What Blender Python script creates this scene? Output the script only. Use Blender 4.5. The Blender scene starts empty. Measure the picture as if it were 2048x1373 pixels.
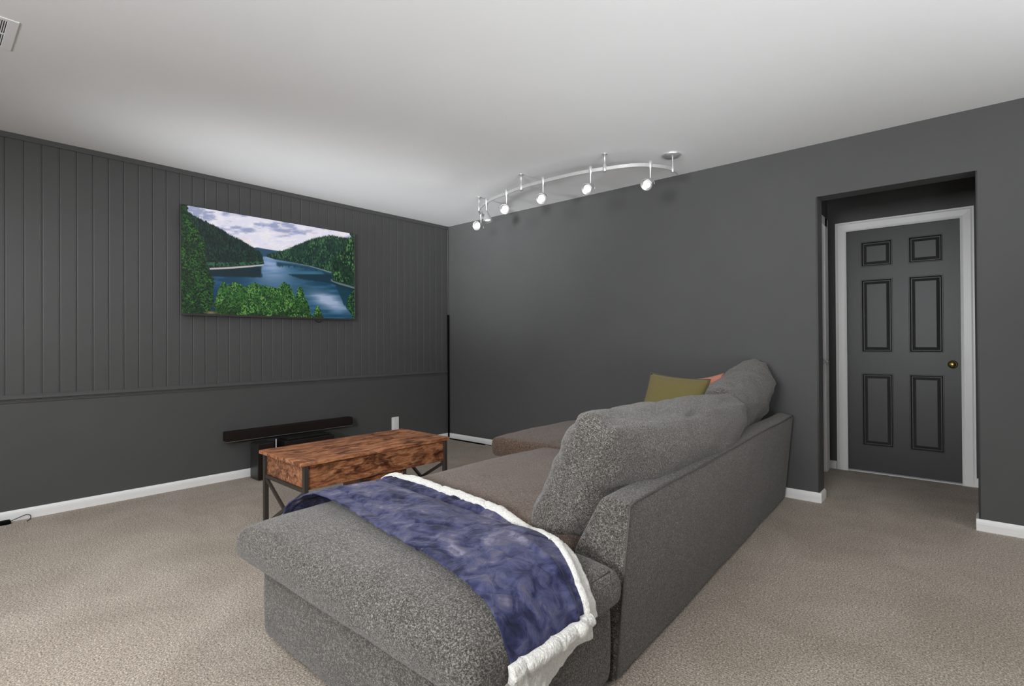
import bpy, bmesh, math, random
import numpy as np
from mathutils import Vector, Matrix

random.seed(7)
C = bpy.context.scene.collection
SC = bpy.context.scene
PI = math.pi

# ---------------------------------------------------------------- camera
cam_d = bpy.data.cameras.new('camera')
cam = bpy.data.objects.new('camera', cam_d)
C.objects.link(cam)
SC.camera = cam
cam_d.sensor_width = 36.0
cam_d.lens = 1045.99 / 2048 * 36.0
cam_d.shift_y = -6.42 / 2048
cam_d.clip_start = 0.02
yaw, pitch, roll = (math.radians(a) for a in (41.287, 0.2985, -0.356))
fw = Vector((-math.sin(yaw) * math.cos(pitch), math.cos(yaw) * math.cos(pitch), math.sin(pitch)))
rt = Vector((math.cos(yaw), math.sin(yaw), 0))
up = rt.cross(fw)
r2 = rt * math.cos(roll) + up * math.sin(roll)
u2 = up * math.cos(roll) - rt * math.sin(roll)
cam.matrix_world = Matrix(((r2.x, u2.x, -fw.x, 0), (r2.y, u2.y, -fw.y, 0), (r2.z, u2.z, -fw.z, 1.1005), (0, 0, 0, 1)))

# ---------------------------------------------------------------- world, light, exposure
SC.view_settings.view_transform = 'Standard'
SC.view_settings.look = 'None'
SC.view_settings.gamma = 1.0
SC.view_settings.use_curve_mapping = False
EXPOSURE = 0.0
SC.view_settings.exposure = EXPOSURE
SC.cycles.max_bounces = 10
SC.cycles.diffuse_bounces = 6
SC.cycles.sample_clamp_indirect = 6.0

world = bpy.data.worlds.new('world')
SC.world = world
world.use_nodes = True
wbg = world.node_tree.nodes['Background']
wbg.inputs['Color'].default_value = (0.75, 0.86, 1.0, 1)
wbg.inputs['Strength'].default_value = 0.6

def area(name, loc, direction, sx, sy, power, col=(1, 1, 1), spread=180):
    d = bpy.data.lights.new(name, 'AREA')
    d.shape = 'RECTANGLE'; d.size = sx; d.size_y = sy
    d.energy = power; d.color = col; d.spread = math.radians(spread)
    o = bpy.data.objects.new(name, d); C.objects.link(o)
    o.location = loc
    o.rotation_euler = Vector(direction).to_track_quat('-Z', 'Y').to_euler()
    return o
NEU = (0.96, 0.98, 1.0)
area('window_daylight_low', (-3.75, -2.5, .6), (-0.02, 1, .30), .8, .5, 9.5, NEU, 28)      # added narrow fill, aimed up to brighten the left of the ceiling
area('side_window_light', (1.95, 0.4, .75), (-1, .65, .38), 1.9, 1.1, 11.5, NEU, 52)  # unseen fill added from the right; that wall has no window
area('room_lamp_light', (-0.45, -1.9, 1.55), (-.38, 1, 0.17), 1.0, .7, 62, NEU, 120)  # broad fill added behind the camera, no lamp stands there
area('ceiling_fixture_light', (-2.25, -.75, 2.36), (0, 0, -1), 2.5, 1.5, 54, NEU)  # added downward fill out of view, with no fixture around it
area('window_daylight_right', (.9, -2.5, .6), (-.45, 1, .36), 1.2, .6, 6, NEU, 45)  # second upward fill, added to lift the middle of the ceiling
area('uplighter_light', (1.75, 2.3, 1.35), (0, 0, 1), 1.0, 1.0, 50, NEU)  # added wash for the right of the ceiling, without a lamp body

# ---------------------------------------------------------------- numpy noise
def _h(ix, iy, iz, seed):
    n = (ix * 374761393 + iy * 668265263 + iz * 2147483647 + seed * 974711) & 0xffffffff
    n = ((n ^ (n >> 13)) * 1274126177) & 0xffffffff
    n = (n ^ (n >> 16)) & 0xffffffff
    return n / 4294967295.0
def vnoise(x, y, z=0.0, seed=0):
    x, y, z = np.broadcast_arrays(np.asarray(x, float), np.asarray(y, float), np.asarray(z, float))
    fx, fy, fz = np.floor(x), np.floor(y), np.floor(z)
    ix, iy, iz = fx.astype(np.int64), fy.astype(np.int64), fz.astype(np.int64)
    u, v, w = x - fx, y - fy, z - fz
    u = u * u * (3 - 2 * u); v = v * v * (3 - 2 * v); w = w * w * (3 - 2 * w)
    r = 0
    for dx in (0, 1):
        for dy in (0, 1):
            for dz in (0, 1):
                r = r + _h(ix + dx, iy + dy, iz + dz, seed) * (u if dx else 1 - u) * (v if dy else 1 - v) * (w if dz else 1 - w)
    return r
def fbm(x, y, z=0.0, seed=0, octv=4):
    r = 0; a = 0.5; t = 0
    x = np.asarray(x, float); y = np.asarray(y, float); z = np.asarray(z, float)
    for k in range(octv):
        r = r + a * vnoise(x, y, z, seed + k * 17); t += a; a *= 0.5
        x = x * 2.03; y = y * 2.03; z = z * 2.03
    return r / t

# ---------------------------------------------------------------- materials
def lin(c):
    if isinstance(c, str):
        c = [int(c[i:i + 2], 16) / 255 for i in (0, 2, 4)]
    return tuple(x / 12.92 if x <= 0.04045 else ((x + 0.055) / 1.055) ** 2.4 for x in c[:3])
class M:
    def __init__(s, name):
        s.m = bpy.data.materials.new(name); s.m.use_nodes = True
        s.nt = s.m.node_tree; s.n = s.nt.nodes; s.l = s.nt.links
        s.b = s.n['Principled BSDF']
        s.co = None
    def coord(s, scale=(1, 1, 1), kind='Object'):
        t = s.n.new('ShaderNodeTexCoord'); mp = s.n.new('ShaderNodeMapping')
        mp.inputs['Scale'].default_value = scale
        s.l.new(t.outputs[kind], mp.inputs['Vector'])
        return mp.outputs['Vector']
    def noise(s, vec, scale, detail=3, rough=0.55, dist=0.0):
        t = s.n.new('ShaderNodeTexNoise')
        t.inputs['Scale'].default_value = scale; t.inputs['Detail'].default_value = detail
        t.inputs['Roughness'].default_value = rough; t.inputs['Distortion'].default_value = dist
        s.l.new(vec, t.inputs['Vector'])
        return t.outputs['Fac']
    def ramp(s, fac, stops):
        r = s.n.new('ShaderNodeValToRGB'); e = r.color_ramp.elements
        while len(e) < len(stops): e.new(0.5)
        for i, (p, c) in enumerate(stops):
            e[i].position = p; e[i].color = (*c, 1)
        s.l.new(fac, r.inputs['Fac'])
        return r.outputs['Color']
    def mix(s, a, b, fac, mode='MIX'):
        x = s.n.new('ShaderNodeMix'); x.data_type = 'RGBA'; x.blend_type = mode
        for v, i in ((a, 6), (b, 7)):
            if isinstance(v, tuple): x.inputs[i].default_value = (*v, 1)
            else: s.l.new(v, x.inputs[i])
        if isinstance(fac, float): x.inputs[0].default_value = fac
        else: s.l.new(fac, x.inputs[0])
        return x.outputs[2]
    def col(s, v):
        if isinstance(v, tuple): s.b.inputs['Base Color'].default_value = (*v, 1)
        else: s.l.new(v, s.b.inputs['Base Color'])
    def bump(s, fac, strength, dist):
        b = s.n.new('ShaderNodeBump'); b.inputs['Strength'].default_value = strength; b.inputs['Distance'].default_value = dist
        s.l.new(fac, b.inputs['Height']); s.l.new(b.outputs['Normal'], s.b.inputs['Normal'])
    def set(s, **k):
        for a, v in k.items():
            s.b.inputs[a.replace('_', ' ')].default_value = v
        return s

def paint(name, c, rough, var=0.03, sp=0.5, bump=0.06, bscale=260):
    m = M(name); v = m.coord()
    f = m.noise(v, 3.0, 3)
    a = tuple(x * (1 - var) for x in c); b = tuple(min(1, x * (1 + var)) for x in c)
    m.col(m.ramp(f, [(0.3, a), (0.7, b)]))
    m.set(Roughness=rough); m.b.inputs['Specular IOR Level'].default_value = sp
    m.bump(m.noise(v, bscale, 2), bump, 0.002)
    return m.m
WALL = paint('gray_wall_paint', lin('525252'), 0.62, 0.03, 0.35)
CEIL = paint('white_ceiling_paint', lin('f2f3f4'), 0.9, 0.01, 0.1, 0.1, 120)
TRIM = paint('white_trim_paint', lin('f6f6f5'), 0.35, 0.015, 0.5, 0.03)
DOORP = paint('charcoal_door_paint', lin('3e3e3e'), 0.42, 0.05, 0.5, 0.05)
SHELL = paint('offwhite_wall_paint', lin('8c8a86'), 0.8, 0.02, 0.2)
BLACK = paint('black_plastic', lin('141312'), 0.45, 0.1)
BEZEL = paint('dark_gray_bezel', lin('383636'), 0.4, 0.05)
BLACKMATTE = paint('black_strip', lin('060606'), 0.8, 0.1, 0.1)
GRILLE = paint('dark_brown_speaker_cloth', lin('221a17'), 0.85, 0.12, 0.2, 0.4, 900)
CABSIDE = paint('charcoal_cabinet_side', lin('2a2d2a'), 0.35, 0.1)
SILVER = M('silver_trim').set(Metallic=0.9, Roughness=0.3); SILVER.col(lin('b5b2ac')); SILVER = SILVER.m
def nickel():
    m = M('brushed_nickel'); v = m.coord((1, 1, 14))
    m.col(m.ramp(m.noise(v, 60, 2), [(0.3, lin('cfcfcf')), (0.7, lin('e6e6e6'))]))
    m.set(Metallic=0.75, Roughness=0.38)
    return m.m
NICKEL = nickel()
def brass():
    m = M('aged_brass'); v = m.coord()
    m.col(m.ramp(m.noise(v, 60, 3), [(0.35, lin('8a7340')), (0.7, lin('cdb678'))]))
    m.set(Metallic=0.95, Roughness=0.28)
    return m.m
BRASS = brass()
def emit(name, c, st):
    m = M(name); m.col((0.8, 0.8, 0.8)); m.b.inputs['Emission Color'].default_value = (*c, 1)
    m.b.inputs['Emission Strength'].default_value = st
    return m.m
BULB = emit('lit_bulb_lens', (1, 0.98, 0.95), 1.6)
BULB_DIM = emit('lit_bulb_lens_side', (1, 0.98, 0.95), 2.0)

def carpet():
    m = M('beige_carpet_pile'); v = m.coord()
    n1 = m.noise(v, 165, 3, 0.75)
    c1 = m.ramp(n1, [(0.32, lin('5f5347')), (0.5, lin('b0a394')), (0.66, lin('ebe1d4'))])
    c1 = m.mix(c1, m.ramp(m.noise(v, 75, 2, 0.6), [(0.34, (0.84, 0.84, 0.84)), (0.66, (1.14, 1.14, 1.14))]), 1.0, 'MULTIPLY')
    n2 = m.noise(v, 2.1, 4, 0.6, 0.6)
    c2 = m.ramp(n2, [(0.38, (0.87, 0.85, 0.83)), (0.62, (1.05, 1.05, 1.05))])
    m.col(m.mix(c1, c2, 1.0, 'MULTIPLY'))
    m.set(Roughness=1.0); m.b.inputs['Specular IOR Level'].default_value = 0.05
    m.b.inputs['Sheen Weight'].default_value = 0.15
    m.bump(m.noise(v, 170, 3, 0.7), 0.7, 0.012)
    return m.m
CARPET = carpet()
def tweed(name, dark, mid, light):
    m = M(name); v = m.coord()
    w = m.n.new('ShaderNodeTexNoise'); w.inputs['Scale'].default_value = 230; w.inputs['Detail'].default_value = 3
    w.inputs['Roughness'].default_value = 0.75
    m.l.new(m.coord((1, 1, 1.35)), w.inputs['Vector'])
    c = m.ramp(w.outputs['Fac'], [(0.34, dark), (0.5, mid), (0.67, light)])
    n3 = m.noise(v, 105, 2, 0.6)
    c = m.mix(c, m.ramp(n3, [(0.34, (0.72, 0.72, 0.72)), (0.66, (1.28, 1.28, 1.28))]), 1.0, 'MULTIPLY')
    n2 = m.noise(v, 5, 3)
    c2 = m.ramp(n2, [(0.35, (0.93, 0.92, 0.91)), (0.65, (1.05, 1.05, 1.05))])
    m.col(m.mix(c, c2, 1.0, 'MULTIPLY'))
    m.set(Roughness=0.95); m.b.inputs['Specular IOR Level'].default_value = 0.15
    m.b.inputs['Sheen Weight'].default_value = 0.25; m.b.inputs['Sheen Roughness'].default_value = 0.5
    m.bump(w.outputs['Fac'], 0.6, 0.004)
    return m.m
TWEED = tweed('gray_tweed_upholstery', lin('1c1a18'), lin('524e4a'), lin('97928b'))
SEATF = tweed('worn_taupe_seat_tweed', lin('221915'), lin('57453a'), lin('8f7a69'))  # sofa tweed with the warm light cast on the seats put into its colour
STITCH = paint('gray_stitching', lin('57534e'), 0.9, 0.2)
def wood(name, shift=0.0, tone=1.0):
    m = M(name)
    v = m.coord((5.5, 1.0, 5.5)); v2 = m.coord((1.0, 0.42, 1.0))
    g = m.noise(v, 7 + shift, 6, 0.65, 1.2)
    c = m.ramp(g, [(0.30, lin('4e2f22')), (0.43, lin('935a3e')), (0.55, lin('bd8159')), (0.72, lin('dca67e'))])
    k = m.noise(v2, 12 + shift, 5, 0.65, 0.9)
    dark = m.ramp(k, [(0.50, (1, 1, 1)), (0.60, (0.45, 0.42, 0.42)), (0.70, (0.14, 0.13, 0.14))])
    c = m.mix(c, dark, 1.0, 'MULTIPLY')
    fine = m.noise(m.coord((40, 2.5, 40)), 9, 3)
    c = m.mix(c, m.ramp(fine, [(0.3, (0.8 * tone,) * 3), (0.7, (1.1 * tone,) * 3)]), 1.0, 'MULTIPLY')
    m.col(c); m.set(Roughness=0.38)
    m.bump(fine, 0.05, 0.0005)
    return m.m
WOOD = wood('rustic_brown_wood')
WOOD2 = wood('rustic_brown_wood_apron', 1.7, 0.82)
IRON = paint('dark_bronze_iron', lin('3a332e'), 0.5, 0.1)
def plush():
    m = M('navy_plush'); v = m.coord()
    a = m.noise(v, 5.0, 6, 0.6, 1.1); b = m.noise(v, 19.0, 5, 0.6, 0.9)
    x = m.n.new('ShaderNodeMath'); x.operation = 'MULTIPLY_ADD'; m.l.new(a, x.inputs[0]); x.inputs[1].default_value = 0.62
    y = m.n.new('ShaderNodeMath'); y.operation = 'MULTIPLY'; m.l.new(b, y.inputs[0]); y.inputs[1].default_value = 0.38
    m.l.new(y.outputs[0], x.inputs[2])
    c = m.ramp(x.outputs[0], [(0.38, lin('181a2f')), (0.46, lin('2b2d4c')), (0.53, lin('484a6a')), (0.58, lin('565468')), (0.66, lin('807e94'))])
    m.col(c); m.set(Roughness=0.75); m.b.inputs['Specular IOR Level'].default_value = 0.2
    m.b.inputs['Sheen Weight'].default_value = 0.22; m.b.inputs['Sheen Roughness'].default_value = 0.35
    m.b.inputs['Sheen Tint'].default_value = (0.7, 0.7, 0.85, 1)
    m.bump(x.outputs[0], 0.7, 0.03)
    return m.m
PLUSH = plush()
def sherpa():
    m = M('cream_sherpa_fleece'); v = m.coord()
    n = m.noise(v, 210, 4, 0.75, 0.5)
    c = m.ramp(n, [(0.3, lin('b9bac2')), (0.42, lin('e0ded8')), (0.6, lin('f3f0e8'))])
    m.col(c); m.set(Roughness=1.0); m.b.inputs['Sheen Weight'].default_value = 0.4
    m.bump(m.noise(v, 95, 4, 0.7, 0.4), 0.75, 0.012)
    return m.m
SHERPA = sherpa()
def cloth(name, c, s=420):
    m = M(name); v = m.coord()
    n = m.noise(v, s, 2)
    m.col(m.ramp(n, [(0.3, tuple(x * 0.8 for x in c)), (0.7, tuple(x * 1.15 for x in c))]))
    m.set(Roughness=0.9); m.b.inputs['Sheen Weight'].default_value = 0.2
    m.bump(n, 0.4, 0.002)
    return m.m
OLIVE = cloth('olive_linen', lin('756a3e'))
OLIVED = cloth('olive_piping', lin('5a5230'))
PINK = cloth('salmon_pink_cotton', lin('d08a72'))
TAGW = cloth('white_tag_cloth', lin('d8d6cc'))
CABLEB = paint('black_cable_rubber', lin('101010'), 0.5)
CABLEW = paint('white_cable_rubber', lin('e4e2de'), 0.5)

# ---------------------------------------------------------------- object helpers
def raw(name, verts, faces, mat, parent=None, smooth=False):
    me = bpy.data.meshes.new(name); me.from_pydata([tuple(v) for v in verts], [], faces)
    me.materials.append(mat); me.update()
    if smooth: me.polygons.foreach_set('use_smooth', [True] * len(me.polygons))
    o = bpy.data.objects.new(name, me); C.objects.link(o)
    if parent: place_child(o, parent)
    return o
def place_child(o, parent):
    o.parent = parent
    o.matrix_parent_inverse = Matrix.Translation(parent.location).inverted() if parent.type == 'EMPTY' or True else o.matrix_parent_inverse
def obj(name, bm, mat, parent=None, smooth=False):
    me = bpy.data.meshes.new(name); bm.normal_update(); bm.to_mesh(me); bm.free()
    me.materials.append(mat)
    if smooth: me.polygons.foreach_set('use_smooth', [True] * len(me.polygons))
    o = bpy.data.objects.new(name, me); C.objects.link(o)
    if parent: place_child(o, parent)
    return o
def thing(name, label, cat, loc, group=None):
    o = bpy.data.objects.new(name, None); C.objects.link(o); o.location = loc
    o['label'] = label; o['category'] = cat
    o.empty_display_size = 0.1
    if group: o['group'] = group
    return o
def tag(o, label, cat, group=None):
    o['label'] = label; o['category'] = cat
    if group: o['group'] = group
    return o
def struct(o, label=None):
    o['kind'] = 'structure'
    if label: o['label'] = label
    return o
def bx(bm, x0, x1, y0, y1, z0, z1, bev=0.0, seg=2):
    r = bmesh.ops.create_cube(bm, size=1.0)
    vs = r['verts']
    for v in vs:
        v.co = Vector(((x0 + x1) / 2 + v.co.x * (x1 - x0), (y0 + y1) / 2 + v.co.y * (y1 - y0), (z0 + z1) / 2 + v.co.z * (z1 - z0)))
    if bev > 0:
        es = list({e for v in vs for e in v.link_edges})
        bmesh.ops.bevel(bm, geom=es, offset=bev, segments=seg, affect='EDGES', profile=0.5)
    return vs
def box(name, mat, parent, x0, x1, y0, y1, z0, z1, bev=0.002, seg=2):
    bm = bmesh.new(); bx(bm, x0, x1, y0, y1, z0, z1, bev, seg)
    return obj(name, bm, mat, parent)
def bar(bm, a, b, w, h, upv=(0, 0, 1)):
    a = Vector(a); b = Vector(b); d = (b - a).normalized(); u = Vector(upv)
    s = d.cross(u).normalized(); u = s.cross(d).normalized()
    vs = []
    for p in (a, b):
        for sx, sz in ((-1, -1), (1, -1), (1, 1), (-1, 1)):
            vs.append(bm.verts.new(p + s * (sx * w / 2) + u * (sz * h / 2)))
    for f in ((0, 1, 2, 3), (7, 6, 5, 4), (0, 4, 5, 1), (1, 5, 6, 2), (2, 6, 7, 3), (3, 7, 4, 0)):
        bm.faces.new([vs[i] for i in f])
def tube(bm, pts, rad, n=8, cap=True):
    pts = [Vector(p) for p in pts]
    rad = rad if isinstance(rad, (list, tuple)) else [rad] * len(pts)
    rings = []; prev = None
    for i, p in enumerate(pts):
        t = (pts[min(i + 1, len(pts) - 1)] - pts[max(i - 1, 0)]).normalized()
        if prev is None:
            ref = Vector((0, 0, 1)) if abs(t.z) < 0.9 else Vector((1, 0, 0))
            s = t.cross(ref).normalized()
        else:
            s = (prev - t * prev.dot(t)).normalized()
        prev = s; u = t.cross(s)
        rings.append([bm.verts.new(p + (s * math.cos(2 * PI * k / n) + u * math.sin(2 * PI * k / n)) * rad[i]) for k in range(n)])
    for i in range(len(rings) - 1):
        for k in range(n):
            bm.faces.new((rings[i][k], rings[i][(k + 1) % n], rings[i + 1][(k + 1) % n], rings[i + 1][k]))
    if cap:
        bm.faces.new(list(reversed(rings[0]))); bm.faces.new(rings[-1])
def lathe(bm, origin, axis, prof, n=20):
    """prof: list of (distance along axis, radius)"""
    o = Vector(origin); a = Vector(axis).normalized()
    ref = Vector((0, 0, 1)) if abs(a.z) < 0.9 else Vector((1, 0, 0))
    s = a.cross(ref).normalized(); u = a.cross(s)
    rings = []
    for d, r in prof:
        if r < 1e-6: rings.append([bm.verts.new(o + a * d)])
        else: rings.append([bm.verts.new(o + a * d + (s * math.cos(2 * PI * k / n) + u * math.sin(2 * PI * k / n)) * r) for k in range(n)])
    for A, B in zip(rings, rings[1:]):
        for k in range(n):
            k2 = (k + 1) % n
            if len(A) == 1 and len(B) == 1: continue
            if len(A) == 1: bm.faces.new((A[0], B[k], B[k2]))
            elif len(B) == 1: bm.faces.new((A[k], B[0], A[k2]))
            else: bm.faces.new((A[k], B[k], B[k2], A[k2]))
    bmesh.ops.recalc_face_normals(bm, faces=bm.faces)
def catmull(pts, n):
    P = np.array(pts, float); out = []
    P = np.vstack([2 * P[0] - P[1], P, 2 * P[-1] - P[-2]])
    for i in range(1, len(P) - 2):
        for k in range(n):
            t = k / n
            out.append(0.5 * (2 * P[i] + (P[i + 1] - P[i - 1]) * t + (2 * P[i - 1] - 5 * P[i] + 4 * P[i + 1] - P[i + 2]) * t * t + (3 * P[i] - P[i - 1] - 3 * P[i + 1] + P[i + 2]) * t ** 3))
    out.append(P[-2])
    return np.array(out)
def boxgrid(nx, ny, nz):
    """surface grid of the unit box [-1,1]^3 as a welded mesh"""
    idx = {}; V = []; F = []
    def vid(i, j, k):
        key = (i, j, k)
        if key not in idx:
            idx[key] = len(V); V.append((2 * i / nx - 1, 2 * j / ny - 1, 2 * k / nz - 1))
        return idx[key]
    for i in range(nx):
        for j in range(ny):
            F.append((vid(i, j, 0), vid(i, j + 1, 0), vid(i + 1, j + 1, 0), vid(i + 1, j, 0)))
            F.append((vid(i, j, nz), vid(i + 1, j, nz), vid(i + 1, j + 1, nz), vid(i, j + 1, nz)))
    for i in range(nx):
        for k in range(nz):
            F.append((vid(i, 0, k), vid(i + 1, 0, k), vid(i + 1, 0, k + 1), vid(i, 0, k + 1)))
            F.append((vid(i, ny, k), vid(i, ny, k + 1), vid(i + 1, ny, k + 1), vid(i + 1, ny, k)))
    for j in range(ny):
        for k in range(nz):
            F.append((vid(0, j, k), vid(0, j, k + 1), vid(0, j + 1, k + 1), vid(0, j + 1, k)))
            F.append((vid(nx, j, k), vid(nx, j + 1, k), vid(nx, j + 1, k + 1), vid(nx, j, k + 1)))
    return np.array(V), F
def roundbox(P, hx, hy, hz, r):
    """map unit-box surface points to a rounded box of half sizes hx, hy, hz"""
    h = np.array([hx, hy, hz]); Q = P * h
    r = np.minimum(r, h.min() * 0.999)
    core = np.clip(Q, -(h - r), h - r)
    d = Q - core; L = np.linalg.norm(d, axis=1, keepdims=True); L[L == 0] = 1
    return core + d / L * r

# ================================================================ SETTING
XL, YB, H = -4.528, 4.046, 2.44
XR, YF = 2.4, -2.6
floor = struct(box('floor', CARPET, None, XL - .15, XR + .15, YF - .15, 5.4, -0.12, 0.0, 0))
ceil = struct(box('ceiling', CEIL, None, XL - .15, XR + .15, YF - .15, 5.4, H, H + 0.12, 0))

# left wall: plain lower wall, beadboard planks above the chair rail
wl = struct(box('wall_left', WALL, None, XL - .15, XL - 0.004, YF - .15, 5.4, 0, H, 0))
lowp = box('wall_panel', WALL, wl, XL - .004, XL, YF, YB, 0, 0.765, 0)
PITCH = 0.0873
def plank_mesh(w, z0, z1):
    a, b, c = 0.0, 0.0035, 0.0055
    prof = [(0.0010, -0.0035), (0.0010, -0.0018), (0.0056, 0.0006), (w - 0.0105, 0.0006), (w - 0.0085, -0.0006), (w - 0.0068, 0.0006), (w - 0.0056, 0.0006), (w - 0.0010, -0.0018), (w - 0.0010, -0.0035)]
    V = []; F = []
    for z in (z0, z1):
        for y, x in prof: V.append((x, y, z))
    n = len(prof)
    for i in range(n - 1): F.append((i, i + 1, n + i + 1, n + i))
    F.append(tuple(range(n - 1, -1, -1))); F.append(tuple(range(n, 2 * n)))
    me = bpy.data.meshes.new('plank'); me.from_pydata(V, [], F); me.materials.append(WALL); me.update()
    return me
pm = plank_mesh(PITCH, 0.765, 2.42)
y = 0.365 - PITCH * 12
while y < YB - 0.03:
    o = bpy.data.objects.new('plank', pm); C.objects.link(o); o.location = (XL, y, 0); o.parent = wl
    y += PITCH
# chair rail moulding and crown strip
def extrude_profile(name, mat, parent, prof, axis, a0, a1, base):
    """prof (out, z) points; run along axis 'y' (out = +x) or 'x' (out = -y)"""
    V = []; n = len(prof)
    for a in (a0, a1):
        for p, z in prof:
            V.append((base + p, a, z) if axis == 'y' else (a, base - p, z))
    F = [(i, (i + 1) % n, n + (i + 1) % n, n + i) for i in range(n)]
    F.append(tuple(range(n - 1, -1, -1))); F.append(tuple(range(n, 2 * n)))
    o = raw(name, V, F, mat, parent)
    bm = bmesh.new(); bm.from_mesh(o.data); bmesh.ops.recalc_face_normals(bm, faces=bm.faces); bm.to_mesh(o.data); bm.free()
    return o
rail = struct(extrude_profile('trim_1', WALL, None, [(0, .741), (.007, .741), (.007, .748), (.010, .752), (.010, .757), (.018, .761), (.020, .768), (.018, .775), (.012, .781), (.008, .785), (.008, .79), (0, .79)], 'y', YF, YB, XL))
crown = struct(extrude_profile('trim_2', WALL, None, [(0, 2.405), (.010, 2.405), (.013, 2.41), (.013, 2.435), (.009, H), (0, H)], 'y', YF, YB, XL))
cornt = struct(box('trim_3', WALL, None, XL + .0005, XL + 0.014, YB - 0.014, YB - .0005, 1.425, 2.404, 0.004, 3))

# back wall with the doorway opening
NX0, NX1, NZ = -0.782, 0.026, 2.08
bm = bmesh.new()
T = 0.145
bx(bm, XL - .004, NX0, YB, YB + T, 0, H, 0)
bx(bm, NX1, XR + .15, YB, YB + T, 0, H, 0)
bx(bm, NX0, NX1, YB, YB + T, NZ, H, 0)
es = [e for e in bm.edges if abs(e.verts[0].co.x - e.verts[1].co.x) < 1e-5 and abs(e.verts[0].co.y - e.verts[1].co.y) < 1e-5
      and abs(e.verts[0].co.y - YB) < 1e-4 and abs(e.verts[0].co.z - e.verts[1].co.z) > 2.2
      and (abs(e.verts[0].co.x - NX0) < 1e-4 or abs(e.verts[0].co.x - NX1) < 1e-4)]
wb = struct(obj('wall_back', bm, WALL))
# rounded corner beads of the opening
for nm, x, s in (('corner_bead', NX0, 1), ('corner_bead', NX1, -1)):
    bm = bmesh.new(); tube(bm, [(x - s * .004, YB + .004, 0.0), (x - s * .004, YB + .004, NZ)], 0.0058, 10)
    obj(nm, bm, WALL, wb, True)

# vestibule behind the opening
HX0, HX1, HY = -0.93, 0.075, 5.215
hl = struct(box('wall_hall_left', WALL, None, HX0 - .1, HX0, YB + T, 5.4, 0, H, 0))
hr = struct(box('wall_hall_right', WALL, None, HX1, HX1 + .1, YB + T, 5.4, 0, H, 0))
DX0, DX1, DZ = -0.795, -0.054, 2.025
bm = bmesh.new()
bx(bm, HX0, DX0, HY, HY + .1, 0, H, 0); bx(bm, DX1, HX1, HY, HY + .1, 0, H, 0); bx(bm, DX0, DX1, HY, HY + .1, DZ, H, 0)
hb = struct(obj('wall_hall_back', bm, WALL))
# rest of the shell, behind the camera: front wall with two windows, right wall
WIN = [(-3.75, -1.05), (0.2, 1.6)]
bm = bmesh.new()
xs = [XL - .15, WIN[0][0], WIN[0][1], WIN[1][0], WIN[1][1], XR + .15]
bx(bm, xs[0], xs[1], YF - .15, YF, 0, H, 0); bx(bm, xs[2], xs[3], YF - .15, YF, 0, H, 0); bx(bm, xs[4], xs[5], YF - .15, YF, 0, H, 0)
for a, b in WIN:
    bx(bm, a, b, YF - .15, YF, 0, 0.55, 0); bx(bm, a, b, YF - .15, YF, 2.15, H, 0)
struct(obj('wall_front', bm, SHELL))
struct(box('wall_right', SHELL, None, XR, XR + .15, YF - .15, 5.4, 0, H, 0))
GLASS = M('window_glass').set(Roughness=0.02, IOR=1.45); GLASS.b.inputs['Transmission Weight'].default_value = 1.0; GLASS = GLASS.m
for k, (a, b) in enumerate(WIN):
    bm = bmesh.new()
    for q in ((a, a + .06, .55, 2.15), (b - .06, b, .55, 2.15), (a, b, .55, .61), (a, b, 2.09, 2.15), ((a + b) / 2 - .03, (a + b) / 2 + .03, .55, 2.15)):
        bx(bm, q[0], q[1], YF - .12, YF - .04, q[2], q[3], 0.003, 1)
    w = struct(obj('window_%d' % (k + 1), bm, TRIM))
    box('pane', GLASS, w, a + .05, b - .05, YF - .09, YF - .08, .6, 2.1, 0)

# baseboards
BBP = [(0, 0), (.013, 0), (.0135, .04), (.012, .052), (.008, .061), (.003, .066), (0, .066)]
struct(extrude_profile('baseboard_left', TRIM, None, BBP, 'y', YF, YB, XL))
struct(extrude_profile('baseboard_back', TRIM, None, BBP, 'x', XL + .0135, NX0 + .013, YB))
def jamb_bb(name, x, s, y0, y1):
    V = []; n = len(BBP)
    for a in (y0, y1):
        for p, z in BBP: V.append((x + s * p, a, z))
    F = [(i, (i + 1) % n, n + (i + 1) % n, n + i) for i in range(n)] + [tuple(range(n - 1, -1, -1)), tuple(range(n, 2 * n))]
    o = raw(name, V, F, TRIM)
    bm = bmesh.new(); bm.from_mesh(o.data); bmesh.ops.recalc_face_normals(bm, faces=bm.faces); bm.to_mesh(o.data); bm.free()
    return struct(o)
jamb_bb('baseboard_jamb_left', NX0, 1, YB - .0005, YB + T)
jamb_bb('baseboard_jamb_right', NX1, -1, YB - .0005, YB + T)
struct(extrude_profile('baseboard_back_right', TRIM, None, BBP, 'x', NX1 - .013, XR, YB))
struct(extrude_profile('baseboard_hall_back_left', TRIM, None, BBP, 'x', HX0, -0.876, HY))
struct(extrude_profile('baseboard_hall_back_right', TRIM, None, BBP, 'x', 0.0125, HX1, HY))
jamb_bb('baseboard_hall_left', HX0, 1, YB + T, 4.22)
jamb_bb('baseboard_hall_right', HX1, -1, YB + T, HY)
struct(box('trim_4', TRIM, None, DX0 - .01, DX1 + .01, HY - .004, HY + .06, 0.0, 0.006, 0.002))   # white threshold

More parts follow.
